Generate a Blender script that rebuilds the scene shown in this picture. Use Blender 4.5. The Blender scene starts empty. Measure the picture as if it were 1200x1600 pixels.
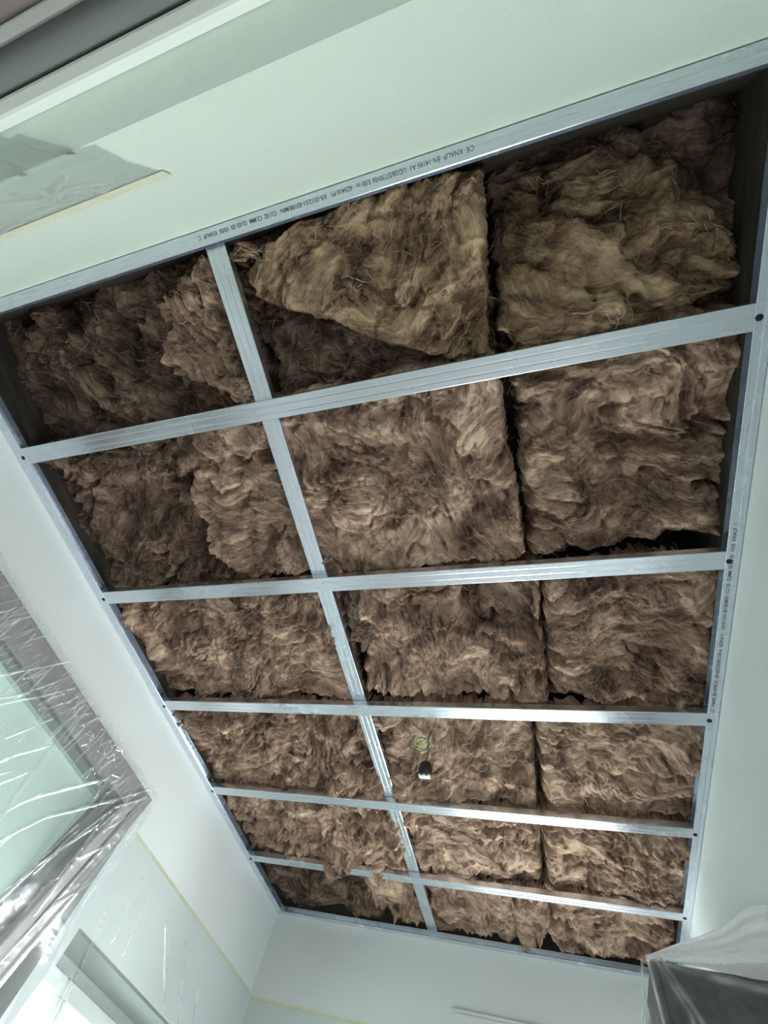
import bpy, math, random
import numpy as np
from mathutils import Matrix, Vector

# ------------------------------------------------------------------ camera
scene = bpy.context.scene
C = scene.collection
CZ = 1.40                      # camera height above the floor
FZ = CZ + 1.19                 # underside of the metal grid
XL, XR, YB, YF = -1.704, 0.606, -0.323, 3.300   # inner wall planes (left, right, back, far)

cam_d = bpy.data.cameras.new('camera')
cam = bpy.data.objects.new('camera', cam_d)
C.objects.link(cam)
M = ((0.95594432, 0.20833045, 0.20680638),
     (-0.10249779, 0.8970515, -0.42987535),
     (-0.2750721, 0.38973971, 0.87888469))
cam.matrix_world = Matrix(((M[0][0], -M[1][0], -M[2][0], 0),
                           (M[0][1], -M[1][1], -M[2][1], 0),
                           (M[0][2], -M[1][2], -M[2][2], CZ),
                           (0, 0, 0, 1)))
cam_d.sensor_fit = 'AUTO'
cam_d.sensor_width = 36
cam_d.lens = 669.33 / 1600 * 36
cam_d.clip_start = 0.01
scene.camera = cam

# ------------------------------------------------------------------ world, daylight, exposure
world = bpy.data.worlds.new('world')
scene.world = world
world.use_nodes = True
bg = world.node_tree.nodes['Background']
bg.inputs[0].default_value = (0.82, 0.95, 0.92, 1)
bg.inputs[1].default_value = 0.30


def area(name, loc, direction, sx, sy, power, col):
    ld = bpy.data.lights.new(name, 'AREA')
    ld.shape = 'RECTANGLE'
    ld.size, ld.size_y, ld.energy, ld.color = sx, sy, power, col
    o = bpy.data.objects.new(name, ld)
    o.location = loc
    o.rotation_euler = Vector(direction).to_track_quat('-Z', 'Y').to_euler()
    C.objects.link(o)
    return o


# daylight standing in the openings of the room (three windows and an added, unseen passage at the right)
area('daylight_far_window', (0.0, 3.47, CZ + 0.02), (0, -1, 0.04), 0.78, 1.0, 60, (0.98, 0.99, 1.0))
area('assumed_back_daylight', (-0.45, -0.80, CZ - 0.30), (0, 1, 0.10), 1.7, 1.6, 3, (1.0, 0.99, 0.96))  # assumed daylight behind the camera, added for the wall brightness
area('daylight_left_window', (-2.25, 2.45, CZ + 0.0), (1, 0, 0.0), 1.0, 0.9, 185, (0.94, 0.97, 1.0))
area('daylight_upper_left', (-2.50, 0.9, CZ + 0.30), (1, 0, -0.1), 1.4, 1.2, 12, (0.95, 1.0, 0.98))
area('added_side_fill', (1.35, 0.95, CZ - 0.30), (-1, 0.1, 0.12), 1.1, 1.5, 24, (0.94, 0.98, 1.0))  # fill light added to brighten the left wall and the wool

vs = scene.view_settings
vs.view_transform = 'Standard'
vs.look = 'None'
vs.exposure = 0.20
vs.gamma = 1.0
vs.use_curve_mapping = False


# ------------------------------------------------------------------ helpers
def tag(o, label=None, cat=None, group=None, kind=None):
    if label: o['label'] = label
    if cat: o['category'] = cat
    if group: o['group'] = group
    if kind: o['kind'] = kind
    return o


class MB:
    def __init__(self):
        self.v, self.f = [], []

    def add(self, vs, fs):
        n = len(self.v)
        self.v += [tuple(p) for p in vs]
        self.f += [tuple(i + n for i in q) for q in fs]
        return self

    def box(self, x0, x1, y0, y1, z0, z1):
        v = [(x0, y0, z0), (x1, y0, z0), (x1, y1, z0), (x0, y1, z0),
             (x0, y0, z1), (x1, y0, z1), (x1, y1, z1), (x0, y1, z1)]
        return self.add(v, [(0, 3, 2, 1), (4, 5, 6, 7), (0, 1, 5, 4), (1, 2, 6, 5), (2, 3, 7, 6), (3, 0, 4, 7)])

    def map(self, fn):
        self.v = [fn(*p) for p in self.v]
        return self

    def tube(self, pts, r, n=8):
        pts = [Vector(p) for p in pts]
        rings = []
        up = Vector((0.31, 0.2, 0.93))
        for i, p in enumerate(pts):
            t = (pts[min(i + 1, len(pts) - 1)] - pts[max(i - 1, 0)]).normalized()
            a = t.cross(up)
            if a.length < 1e-4: a = t.cross(Vector((1, 0, 0)))
            a.normalize()
            b = t.cross(a)
            up = b if False else up
            rr = r[i] if isinstance(r, (list, tuple)) else r
            rings.append([p + a * (rr * math.cos(2 * math.pi * k / n)) + b * (rr * math.sin(2 * math.pi * k / n)) for k in range(n)])
        v = [q for ring in rings for q in ring]
        f = []
        for i in range(len(pts) - 1):
            for k in range(n):
                f.append((i * n + k, i * n + (k + 1) % n, (i + 1) * n + (k + 1) % n, (i + 1) * n + k))
        f.append(tuple(range(n - 1, -1, -1)))
        f.append(tuple(range((len(pts) - 1) * n, len(pts) * n)))
        return self.add(v, f)

    def lathe(self, prof, c, n=20):
        v, f = [], []
        for r, z in prof:
            for k in range(n):
                v.append((c[0] + r * math.cos(2 * math.pi * k / n), c[1] + r * math.sin(2 * math.pi * k / n), c[2] + z))
        for i in range(len(prof) - 1):
            for k in range(n):
                f.append((i * n + k, i * n + (k + 1) % n, (i + 1) * n + (k + 1) % n, (i + 1) * n + k))
        return self.add(v, f)

    def build(self, name, mat, parent=None, smooth=False, bevel=0):
        me = bpy.data.meshes.new(name)
        me.from_pydata(self.v, [], self.f)
        me.update()
        if smooth:
            me.polygons.foreach_set('use_smooth', [True] * len(me.polygons))
        o = bpy.data.objects.new(name, me)
        me.materials.append(mat)
        C.objects.link(o)
        if parent: o.parent = parent
        if bevel:
            m = o.modifiers.new('bevel', 'BEVEL')
            m.width, m.segments, m.limit_method = bevel, 2, 'ANGLE'
        return o


def empty(name, loc):
    o = bpy.data.objects.new(name, None)
    o.location = loc
    C.objects.link(o)
    return o


def under(parent, *obs):
    """parent world-space meshes under an Empty without moving them"""
    for o in obs:
        o.parent = parent
        o.matrix_parent_inverse = Matrix.Translation(parent.location).inverted()
    return obs


# ------------------------------------------------------------------ materials
def mat(name, col=(.8, .8, .8), rough=.6, metal=0., spec=.5):
    m = bpy.data.materials.new(name)
    m.use_nodes = True
    b = m.node_tree.nodes['Principled BSDF']
    b.inputs['Base Color'].default_value = (*col, 1)
    b.inputs['Roughness'].default_value = rough
    b.inputs['Metallic'].default_value = metal
    b.inputs['Specular IOR Level'].default_value = spec
    return m


def nd(m, t, **kw):
    n = m.node_tree.nodes.new(t)
    for k, v in kw.items():
        setattr(n, k, v)
    return n


def lk(m, a, b):
    m.node_tree.links.new(a, b)


def noise_bump(m, scale, strength, dist=.01, stretch=None, detail=4, col=None, coord='Object'):
    b = m.node_tree.nodes['Principled BSDF']
    tc = nd(m, 'ShaderNodeTexCoord')
    mp = nd(m, 'ShaderNodeMapping')
    if stretch: mp.inputs['Scale'].default_value = stretch
    lk(m, tc.outputs[coord], mp.inputs[0])
    nz = nd(m, 'ShaderNodeTexNoise')
    nz.inputs['Scale'].default_value = scale
    nz.inputs['Detail'].default_value = detail
    lk(m, mp.outputs[0], nz.inputs['Vector'])
    bp_ = nd(m, 'ShaderNodeBump')
    bp_.inputs['Strength'].default_value = strength
    bp_.inputs['Distance'].default_value = dist
    lk(m, nz.outputs[0], bp_.inputs['Height'])
    lk(m, bp_.outputs[0], b.inputs['Normal'])
    if col:
        r = nd(m, 'ShaderNodeValToRGB')
        r.color_ramp.elements[0].position = .35
        r.color_ramp.elements[1].position = .68
        r.color_ramp.elements[0].color = (*col[0], 1)
        r.color_ramp.elements[1].color = (*col[1], 1)
        lk(m, nz.outputs[0], r.inputs[0])
        lk(m, r.outputs[0], b.inputs['Base Color'])
    return m


PAINT = noise_bump(mat('wall_paint', (.80, .81, .82), .85), 90, .12, .004, col=((.765, .80, .805), (.785, .82, .825)))
PAINT_BACK = noise_bump(mat('wall_paint_green_light', (.76, .84, .76), .85), 90, .12, .004, col=((.70, .785, .70), (.72, .805, .72)))  # green bounce light put into the back wall's colour
FLOORM = noise_bump(mat('floor_cover', (.62, .62, .60), .7), 3, .1, .01, col=((.58, .58, .57), (.66, .66, .64)))
DECK = noise_bump(mat('deck_boards', (.10, .075, .055), .9), 6, .3, .02, stretch=(1, 8, 1), col=((.06, .045, .035), (.13, .10, .07)))


def galv(name, stretch, base=(.72, .76, .83)):
    m = mat(name, base, .3, .96)
    b = m.node_tree.nodes['Principled BSDF']
    noise_bump(m, 30, .03, .002, stretch=stretch, col=(tuple(c * .9 for c in base), tuple(min(1, c * 1.08) for c in base)))
    tc = nd(m, 'ShaderNodeTexCoord')
    nz = nd(m, 'ShaderNodeTexNoise')
    nz.inputs['Scale'].default_value = 14
    nz.inputs['Detail'].default_value = 5
    lk(m, tc.outputs['Object'], nz.inputs['Vector'])
    mr = nd(m, 'ShaderNodeMapRange')
    mr.inputs['To Min'].default_value = .22
    mr.inputs['To Max'].default_value = .31
    lk(m, nz.outputs[0], mr.inputs[0])
    lk(m, mr.outputs[0], b.inputs['Roughness'])
    return m


GALV_X = galv('galvanized_steel_x', (.4, 22, 22))
GALV_Y = galv('galvanized_steel_y', (22, .4, 22))
BLACK = mat('black_plastic', (.012, .012, .013), .45)
INK = mat('printing_ink', (.15, .18, .19), .8)
SCREWM = mat('black_screw', (.02, .022, .025), .4, .4)
SCREWS = mat('zinc_screw', (.62, .66, .68), .3, .9)
WHITEP = mat('white_plastic', (.86, .87, .85), .4)
TAPE = noise_bump(mat('masking_tape', (.74, .75, .58), .7), 60, .15, .002, col=((.70, .71, .53), (.77, .78, .62)))
BROWN = noise_bump(mat('brown_window_profile', (.22, .18, .17), .45), 12, .05, .002, col=((.20, .165, .155), (.25, .21, .20)))
BROWN2 = mat('brown_profile_edge', (.36, .32, .31), .4)
DARK_GAP = mat('dark_gap', (.035, .035, .038), .6)
BACKLIT = mat('translucent_panel_white', (.84, .88, .87), .55)
BACKLIT.node_tree.nodes['Principled BSDF'].inputs['Transmission Weight'].default_value = 0
_tl = BACKLIT.node_tree.nodes.new('ShaderNodeBsdfTranslucent'); _tl.inputs[0].default_value = (.84, .90, .88, 1)
_mx = BACKLIT.node_tree.nodes.new('ShaderNodeMixShader'); _mx.inputs[0].default_value = .5
BACKLIT.node_tree.links.new(BACKLIT.node_tree.nodes['Principled BSDF'].outputs[0], _mx.inputs[1]); BACKLIT.node_tree.links.new(_tl.outputs[0], _mx.inputs[2])
BACKLIT.node_tree.links.new(_mx.outputs[0], BACKLIT.node_tree.nodes['Material Output'].inputs[0])
DARKC = noise_bump(mat('dark_cabinet_laminate', (.06, .06, .062), .55), 26, .2, .002, detail=8, col=((.035, .035, .035), (.10, .10, .10)))
SLOT_GREY = mat('slot_shade_grey', (.17, .185, .175), .9)
BLUEW = mat('blue_wire', (.10, .16, .30), .4)
YELW = mat('yellow_green_wire', (.62, .66, .22), .45)
CABLE = mat('dark_cable', (.08, .09, .10), .5)
COPPER = mat('wire_grey', (.55, .55, .52), .4)


def glass(name):
    m = bpy.data.materials.new(name)
    m.use_nodes = True
    nt = m.node_tree
    nt.nodes.remove(nt.nodes['Principled BSDF'])
    out = nt.nodes['Material Output']
    tr = nd(m, 'ShaderNodeBsdfTransparent')
    tr.inputs[0].default_value = (.93, .97, .95, 1)
    gl = nd(m, 'ShaderNodeBsdfGlossy')
    gl.inputs['Roughness'].default_value = .03
    fr = nd(m, 'ShaderNodeFresnel')
    fr.inputs[0].default_value = 1.18
    mx = nd(m, 'ShaderNodeMixShader')
    lk(m, fr.outputs[0], mx.inputs[0]); lk(m, tr.outputs[0], mx.inputs[1]); lk(m, gl.outputs[0], mx.inputs[2])
    lk(m, mx.outputs[0], out.inputs[0])
    return m


def film_mat(name, opac, rough=.18, tint=(.86, .90, .90), gloss=.5):
    """thin clear painter's film: mostly see-through, milky and shiny in the folds"""
    m = bpy.data.materials.new(name)
    m.use_nodes = True
    nt = m.node_tree
    nt.nodes.remove(nt.nodes['Principled BSDF'])
    out = nt.nodes['Material Output']
    tr = nd(m, 'ShaderNodeBsdfTransparent')
    tr.inputs[0].default_value = (.94, .96, .96, 1)
    df = nd(m, 'ShaderNodeBsdfDiffuse'); df.inputs[0].default_value = (*tint, 1)
    tl = nd(m, 'ShaderNodeBsdfTranslucent'); tl.inputs[0].default_value = (*tint, 1)
    gl = nd(m, 'ShaderNodeBsdfGlossy'); gl.inputs['Roughness'].default_value = rough
    gl.inputs[0].default_value = (.95, .97, 1, 1)
    m1 = nd(m, 'ShaderNodeMixShader'); m1.inputs[0].default_value = .3
    lk(m, df.outputs[0], m1.inputs[1]); lk(m, tl.outputs[0], m1.inputs[2])
    m2 = nd(m, 'ShaderNodeMixShader')
    fa = nd(m, 'ShaderNodeAttribute', attribute_name='fold')
    fm = nd(m, 'ShaderNodeMath', operation='MULTIPLY_ADD'); fm.use_clamp = True
    fm.inputs[1].default_value = .5; fm.inputs[2].default_value = opac
    lk(m, fa.outputs['Fac'], fm.inputs[0]); lk(m, fm.outputs[0], m2.inputs[0])
    lk(m, tr.outputs[0], m2.inputs[1]); lk(m, m1.outputs[0], m2.inputs[2])
    lw = nd(m, 'ShaderNodeLayerWeight'); lw.inputs[0].default_value = gloss
    mul = nd(m, 'ShaderNodeMath', operation='MULTIPLY'); mul.inputs[1].default_value = .13
    lk(m, lw.outputs['Fresnel'], mul.inputs[0])
    m3 = nd(m, 'ShaderNodeMixShader')
    lk(m, mul.outputs[0], m3.inputs[0]); lk(m, m2.outputs[0], m3.inputs[1]); lk(m, gl.outputs[0], m3.inputs[2])
    lk(m, m3.outputs[0], out.inputs[0])
    return m


GLASS = glass('window_glass')
FILM_WIN = film_mat('clear_film_window', .17, .2, gloss=.32)
FILM_WALL = film_mat('clear_film_wall', .08, .22, tint=(.84, .86, .80), gloss=.3)
FILM_CAB = film_mat('milky_film_cabinet', .09, .22, tint=(.84, .86, .89), gloss=.4)
FILM_TOP = film_mat('milky_film_cabinet_top', .90, .25, tint=(.92, .93, .96), gloss=.3)


def wool_mat(name, dark, mid, light, seed):
    m = mat(name, mid, 1.0, 0, .05)
    b = m.node_tree.nodes['Principled BSDF']
    at = nd(m, 'ShaderNodeAttribute', attribute_name='fib')
    # long streaks along the fibre direction
    mp = nd(m, 'ShaderNodeMapping')
    mp.inputs['Scale'].default_value = (16, 75, 1)
    mp.inputs['Location'].default_value = (seed, seed * 2, 0)
    lk(m, at.outputs['Vector'], mp.inputs[0])
    n1 = nd(m, 'ShaderNodeTexNoise'); n1.inputs['Scale'].default_value = 1; n1.inputs['Detail'].default_value = 5
    n1.inputs['Roughness'].default_value = .65; n1.inputs['Distortion'].default_value = .7
    lk(m, mp.outputs[0], n1.inputs['Vector'])
    mp2 = nd(m, 'ShaderNodeMapping')
    mp2.inputs['Scale'].default_value = (75, 290, 1)
    lk(m, at.outputs['Vector'], mp2.inputs[0])
    n2 = nd(m, 'ShaderNodeTexNoise'); n2.inputs['Scale'].default_value = 1; n2.inputs['Detail'].default_value = 3
    n2.inputs['Distortion'].default_value = 1.2
    lk(m, mp2.outputs[0], n2.inputs['Vector'])
    # dirty and clean patches
    tc = nd(m, 'ShaderNodeTexCoord')
    n3 = nd(m, 'ShaderNodeTexNoise'); n3.inputs['Scale'].default_value = 7; n3.inputs['Detail'].default_value = 6
    n3.inputs['Roughness'].default_value = .62; n3.inputs['Distortion'].default_value = .8
    lk(m, tc.outputs['Object'], n3.inputs['Vector'])
    a1 = nd(m, 'ShaderNodeMath', operation='MULTIPLY_ADD'); a1.inputs[1].default_value = .30
    lk(m, n1.outputs[0], a1.inputs[0])
    a2 = nd(m, 'ShaderNodeMath', operation='MULTIPLY_ADD'); a2.inputs[1].default_value = .16
    lk(m, n2.outputs[0], a2.inputs[0])
    a3 = nd(m, 'ShaderNodeMath', operation='MULTIPLY'); a3.inputs[1].default_value = .62
    lk(m, n3.outputs[0], a3.inputs[0])
    lk(m, a3.outputs[0], a2.inputs[2]); lk(m, a2.outputs[0], a1.inputs[2])
    r = nd(m, 'ShaderNodeValToRGB')
    e = r.color_ramp.elements
    e[0].position, e[0].color = .41, (*dark, 1)
    e[1].position, e[1].color = .68, (*light, 1)
    x = e.new(.53); x.color = (*mid, 1)
    lk(m, a1.outputs[0], r.inputs[0])
    lk(m, r.outputs[0], b.inputs['Base Color'])
    h = nd(m, 'ShaderNodeMath', operation='MULTIPLY_ADD'); h.inputs[1].default_value = .35
    lk(m, n2.outputs[0], h.inputs[0]); lk(m, n1.outputs[0], h.inputs[2])
    bu = nd(m, 'ShaderNodeBump'); bu.inputs['Strength'].default_value = .8; bu.inputs['Distance'].default_value = .010
    lk(m, h.outputs[0], bu.inputs['Height'])
    lk(m, bu.outputs[0], b.inputs['Normal'])
    return m


W_A = wool_mat('mineral_wool_brown', (.056, .034, .026), (.29, .188, .140), (.70, .515, .390), 0)
W_B = wool_mat('mineral_wool_ochre', (.052, .033, .022), (.28, .185, .118), (.66, .49, .315), 3)
W_D = wool_mat('mineral_wool_shade_dark', (.022, .014, .012), (.115, .075, .056), (.33, .235, .175), 5)  # dark wool copy; shade of the deep pieces is put into its colour
FIB = mat('wool_fibre', (.36, .275, .21), 1.0, 0, .1)
FIB_L = mat('wool_fibre_pale', (.44, .35, .26), 1.0, 0, .1)

# ------------------------------------------------------------------ the room shell
def wall_mesh(u0, u1, z0, z1, holes):
    us = sorted({u0, u1, *[h[0] for h in holes], *[h[1] for h in holes]})
    zs = sorted({z0, z1, *[h[2] for h in holes], *[h[3] for h in holes]})
    cells = []
    for i in range(len(us) - 1):
        for k in range(len(zs) - 1):
            cu, cz = (us[i] + us[i + 1]) / 2, (zs[k] + zs[k + 1]) / 2
            if not any(h[0] < cu < h[1] and h[2] < cz < h[3] for h in holes):
                cells.append((us[i], us[i + 1], zs[k], zs[k + 1]))
    return cells


TOPZ = FZ + 0.42
WIN1 = (0.10, 1.72, CZ - 0.45, CZ + 0.93)
WIN2 = (1.80, 3.05, CZ - 0.50, CZ + 0.51)
WINB = (-1.35, 0.40, 0.05, CZ + 0.68)
WINF = (-0.45, 0.45, CZ - 0.55, CZ + 0.60)
b = MB()
for (u0, u1, z0, z1) in wall_mesh(YB - .3, YF + .3, 0, TOPZ, [WIN1, WIN2]): b.box(XL - .36, XL, u0, u1, z0, z1)
tag(b.build('wall_left', PAINT), 'white painted wall with the film-covered brown window', None, None, 'structure')
b = MB()
for (u0, u1, z0, z1) in wall_mesh(XL, XR, 0, TOPZ, [WINB]): b.box(u0, u1, YB - .30, YB, z0, z1)
tag(b.build('wall_back', PAINT_BACK), 'white wall above the camera, tinted for green light, with a wide window head', None, None, 'structure')
b = MB()
for (u0, u1, z0, z1) in wall_mesh(XL, XR, 0, TOPZ, [WINF]): b.box(u0, u1, YF, YF + .30, z0, z1)
tag(b.build('wall_far', PAINT), 'white painted wall below the far end of the grid', None, None, 'structure')
b = MB()
for (u0, u1, z0, z1) in wall_mesh(YB - .3, YF + .3, 0, TOPZ, [(.40, 1.50, 0, CZ + .55)]): b.box(XR, XR + .2, u0, u1, z0, z1)  # unseen opening added to let the side fill in
tag(b.build('wall_right', PAINT), 'white painted wall along the printed steel track', None, None, 'structure')
tag(MB().box(XL - .36, XR + .2, YB - .3, YF + .3, -.1, 0).build('floor', FLOORM), 'light grey floor', None, None, 'structure')
ceil = tag(MB().box(XL - .36, XR + .2, YB - .3, YF + .3, TOPZ, TOPZ + .06).build('ceiling', DECK), 'dark boarded deck above the insulation', None, None, 'structure')

SHADE_BOARD = noise_bump(mat('shade_dark_board', (.03, .022, .017), .9), 8, .3, .01, stretch=(1, 1, 6), col=((.020, .016, .013), (.045, .034, .026)))  # dark boards added to colour in the shade above the tracks
zt0 = FZ + .033
for nm, bx_ in (('trim_2', (XL, XL + .022, YB, YF)), ('trim_3', (XR - .022, XR, YB, YF)), ('trim_4', (XL + .022, XR - .022, YB, YB + .022)), ('trim_5', (XL + .022, XR - .022, YF - .022, YF))):
    tag(MB().box(*bx_, zt0, TOPZ).build(nm, SHADE_BOARD), 'added edge board above the steel track, coloured dark as shade', None, None, 'structure')

# ---- window_1: brown tilt window behind the film
w1 = tag(empty('window_1', (XL - .12, 0.9, WIN1[2])), 'brown framed tilt window behind plastic film', None, None, 'structure')
y0, y1, z0, z1 = WIN1
fx0, fx1 = XL - .17, XL - .10
b = MB().box(fx0, fx1, y0, y1, z0, z0 + .06).box(fx0, fx1, y0, y1, z1 - .06, z1).box(fx0, fx1, y0, y0 + .06, z0 + .06, z1 - .06).box(fx0, fx1, y1 - .06, y1, z0 + .06, z1 - .06)
under(w1, b.build('window_frame', BROWN, bevel=.004))
TA = math.radians(11)
SX, SZ = -1.628, CZ + .905


def sash(y, s, n):
    return (SX - s * math.sin(TA) + n * math.cos(TA), y, SZ - s * math.cos(TA) - n * math.sin(TA))


def sbox(ya, yb, sa, sb, na, nb):
    return MB().box(ya, yb, sa, sb, na, nb).map(sash)


SY0, SY1, SH = 0.16, 1.665, 1.27
under(w1, sbox(SY0, SY1, 0, .085, -.06, 0).build('sash_top_rail', BROWN, bevel=.006),
      sbox(SY0, SY1, SH - .085, SH, -.06, 0).build('sash_bottom_rail', BROWN, bevel=.006),
      sbox(SY0, SY0 + .08, .085, SH - .085, -.06, 0).build('sash_stile', BROWN, bevel=.006),
      sbox(SY1 - .052, SY1, .0, SH - .085, -.06, .004).build('sash_stile', BROWN, bevel=.006),
      sbox(SY1 - .056, SY1 - .052, .0, SH - .085, -.06, -.012).build('sash_groove', DARK_GAP),
      sbox(SY1 - .105, SY1 - .056, .0, SH - .085, -.06, .0).build('sash_bead', BROWN2, bevel=.005),
      sbox(SY1 - .185, SY1 - .105, .085, SH - .085, -.058, -.03).build('gap_shade_strip', DARK_GAP),  # dark strip standing in for the shaded gap beside the pane
      sbox(SY0 + .08, SY1 - .185, .085, SH - .085, -.045, -.04).build('window_pane', GLASS))
under(w1, MB().box(XL - .330, XL - .329, y0, y1, WIN1[2], WIN1[3]).build('backlit_panel', BACKLIT))

# ---- window_2: white two-sash window low in the left wall
w2 = tag(empty('window_2', (XL - .25, 2.4, WIN2[2])), 'bright white two sash window under the film sheet', None, None, 'structure')
y0, y1, z0, z1 = WIN2
wx0, wx1 = XL - .30, XL - .245
b = MB().box(wx0, wx1, y0, y1, z0, z0 + .05).box(wx0, wx1, y0, y1, z1 - .045, z1).box(wx0, wx1, y0, y0 + .05, z0 + .05, z1 - .045).box(wx0, wx1, y1 - .05, y1, z0 + .05, z1 - .045)
under(w2, b.build('window_frame', mat('grey_window_frame', (.42, .43, .43), .5), bevel=.003))
for ya, yb in ((y0 + .05, 2.145), (2.165, y1 - .05)):
    za, zb = z0 + .05, z1 - .05
    b = MB().box(wx0, wx1 + .02, ya, yb, zb - .05, zb).box(wx0, wx1 + .02, ya, yb, za, za + .05).box(wx0, wx1 + .02, ya, ya + .05, za + .05, zb - .05).box(wx0, wx1 + .02, yb - .05, yb, za + .05, zb - .05)
    s = b.build('window_sash', WHITEP, bevel=.004)
    p = MB().box(wx0 + .02, wx0 + .024, ya + .05, yb - .05, za + .05, zb - .05).build('window_pane', GLASS)
    under(w2, s, p)

tag(MB().box(XL - .245, XL - .004, WIN2[0], WIN2[1], CZ + .500, CZ + .5099).build('trim_6', mat('head_shade_grey', (.22, .215, .215), .6)), 'added grey board for the shade under the head of the low window', None, None, 'structure')  # added board; the reveal's shade is put into its grey

under(w2, MB().box(XL - .345, XL - .344, WIN2[0], WIN2[1], WIN2[2], WIN2[3]).build('backlit_panel', BACKLIT))  # added translucent panel, lit from outside so the pane looks bright

# ---- window_3: the wide back window below the lintel, seen only by its head
w3 = tag(empty('window_3', (-.45, YB - .2, WINB[2])), 'brown framed window below the back wall', None, None, 'structure')
x0, x1, z0, z1 = WINB
zt = CZ + .68
b = MB().box(x0, x1, YB - .235, YB - .129, zt - .10, zt - .022).box(x0, x0 + .08, YB - .22, YB - .15, z0, zt - .10).box(x1 - .08, x1, YB - .22, YB - .15, z0, zt - .10).box(x0, x1, YB - .22, YB - .15, z0, z0 + .08).box(-.50, -.42, YB - .22, YB - .15, z0 + .08, zt - .10)
under(w3, b.build('window_frame', BROWN, bevel=.004),
      MB().box(x0, x1, YB - .129, YB - .112, zt - .028, zt).build('frame_cover_strip', WHITEP, bevel=.004),
      MB().box(x0 + .08, -.50, YB - .19, YB - .186, z0 + .08, zt - .10).build('window_pane', GLASS),
      MB().box(-.42, x1 - .08, YB - .19, YB - .186, z0 + .08, zt - .10).build('window_pane', GLASS))
tag(MB().box(x0, x1, YB - .071, YB - .049, zt - .024, zt).build('trim_1', mat('pelmet_paint', (.80, .83, .78), .6), bevel=.005), 'white pelmet strip under the window head', None, None, 'structure')
rb = tag(empty('slot_shade_tube', (-.45, YB - .092, zt - .02)), 'grey tube added for the shade in the slot of the window head', 'shade tube')  # dark tube added to deepen the shade in the slot
pr_ = [(0.019, 0), (0.019, 1.72)]
b = MB().tube([(x0 + .01, YB - .092, zt - .0195), (x1 - .01, YB - .092, zt - .0195)], .0185, 20)
under(rb, b.build('shade_tube', SLOT_GREY, smooth=True))
for xa in (x0 + .002, x1 - .010):
    under(rb, MB().box(xa, xa + .008, YB - .11, YB - .073, zt - .042, zt).build('bracket', WHITEP))

# ---- window_4: far window, below the field of view, lights the room
w4 = tag(empty('window_4', (0, YF + .15, WINF[2])), 'white window low in the far wall', None, None, 'structure')
x0, x1, z0, z1 = WINF
b = MB().box(x0, x1, YF + .14, YF + .20, z0, z0 + .05).box(x0, x1, YF + .14, YF + .20, z1 - .05, z1).box(x0, x0 + .05, YF + .14, YF + .20, z0 + .05, z1 - .05).box(x1 - .05, x1, YF + .14, YF + .20, z0 + .05, z1 - .05)
under(w4, b.build('window_frame', WHITEP, bevel=.003),
      MB().box(x0 + .05, x1 - .05, YF + .16, YF + .164, z0 + .05, z1 - .05).build('window_pane', GLASS))

# ------------------------------------------------------------------ steel grid
def extrude_profile(prof, along, a0, a1, closed=False):
    """prof: list of (across, z); along 'X' or 'Y'; sheet of 0.7 mm"""
    t = .0007
    P = [Vector((p[0], p[1])) for p in prof]
    N = []
    for i in range(len(P)):
        d = (P[min(i + 1, len(P) - 1)] - P[max(i - 1, 0)]).normalized()
        N.append(Vector((-d.y, d.x)))
    loop = P + [P[i] + N[i] * t for i in range(len(P) - 1, -1, -1)]
    n = len(loop)
    pt = (lambda q, a: (a, q.x, q.y)) if along == 'X' else (lambda q, a: (q.x, a, q.y))
    m = MB()
    m.add([pt(q, a0) for q in loop] + [pt(q, a1) for q in loop],
          [(i, (i + 1) % n, n + (i + 1) % n, n + i) for i in range(n)])
    return m


def cd_profile(c, z):
    """60 x 27 C section: face down with two grooves, rounded arrises, lips on top"""
    h = .030
    right = [(.0, 0), (.008, 0), (.0095, .0005), (.0125, .0005), (.014, 0), (.0275, 0), (.0293, .0008), (h, .0026), (h, .025), (.0285, .027), (.0235, .027), (.0225, .0245)]
    full = [(-a, b_) for a, b_ in reversed(right)] + right[1:]
    return [(c + a, z + b_) for a, b_ in full]


ord_lab = ['nearest the back wall, widest in view', 'second from the back wall', 'in the middle, third of five', 'fourth from the back wall', 'last one before the far wall']
RY = [.1546, .7879, 1.4168, 2.0522, 2.6777]
screw_mesh = None


def screw(loc, r, m, parent, name='screw'):
    prof = [(0.0001, -.0026), (r * .35, -.0024), (r * .4, -.0012), (r * .55, -.0012), (r * .6, -.0028), (r * .9, -.0022), (r, -.0004), (r, .004)]
    o = MB().lathe(prof, loc, 12).build(name, m, smooth=True)
    under(parent, o)
    return o


for i, y in enumerate(RY):
    r = extrude_profile(cd_profile(y, FZ + .0009), 'X', XL + .012, XR - .012).build('cross_rail', GALV_X)
    tag(r, 'galvanized steel cross rail ' + ord_lab[i], 'metal rail', 'cross rails of the ceiling grid')
    screw((-.676 + (.02 if i % 2 else -.018), y - .006, FZ + .0009), .0036, SCREWS, r)

RX = -.675
mr_ = tag(extrude_profile(cd_profile(RX, FZ + .0285), 'Y', YB + .03, YF - .03).build('main_channel', GALV_Y), 'galvanized steel channel running lengthwise above the five cross rails', 'metal rail')

TW = {'l': .041, 'r': .037, 'b': .0365, 'f': .034}


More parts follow.
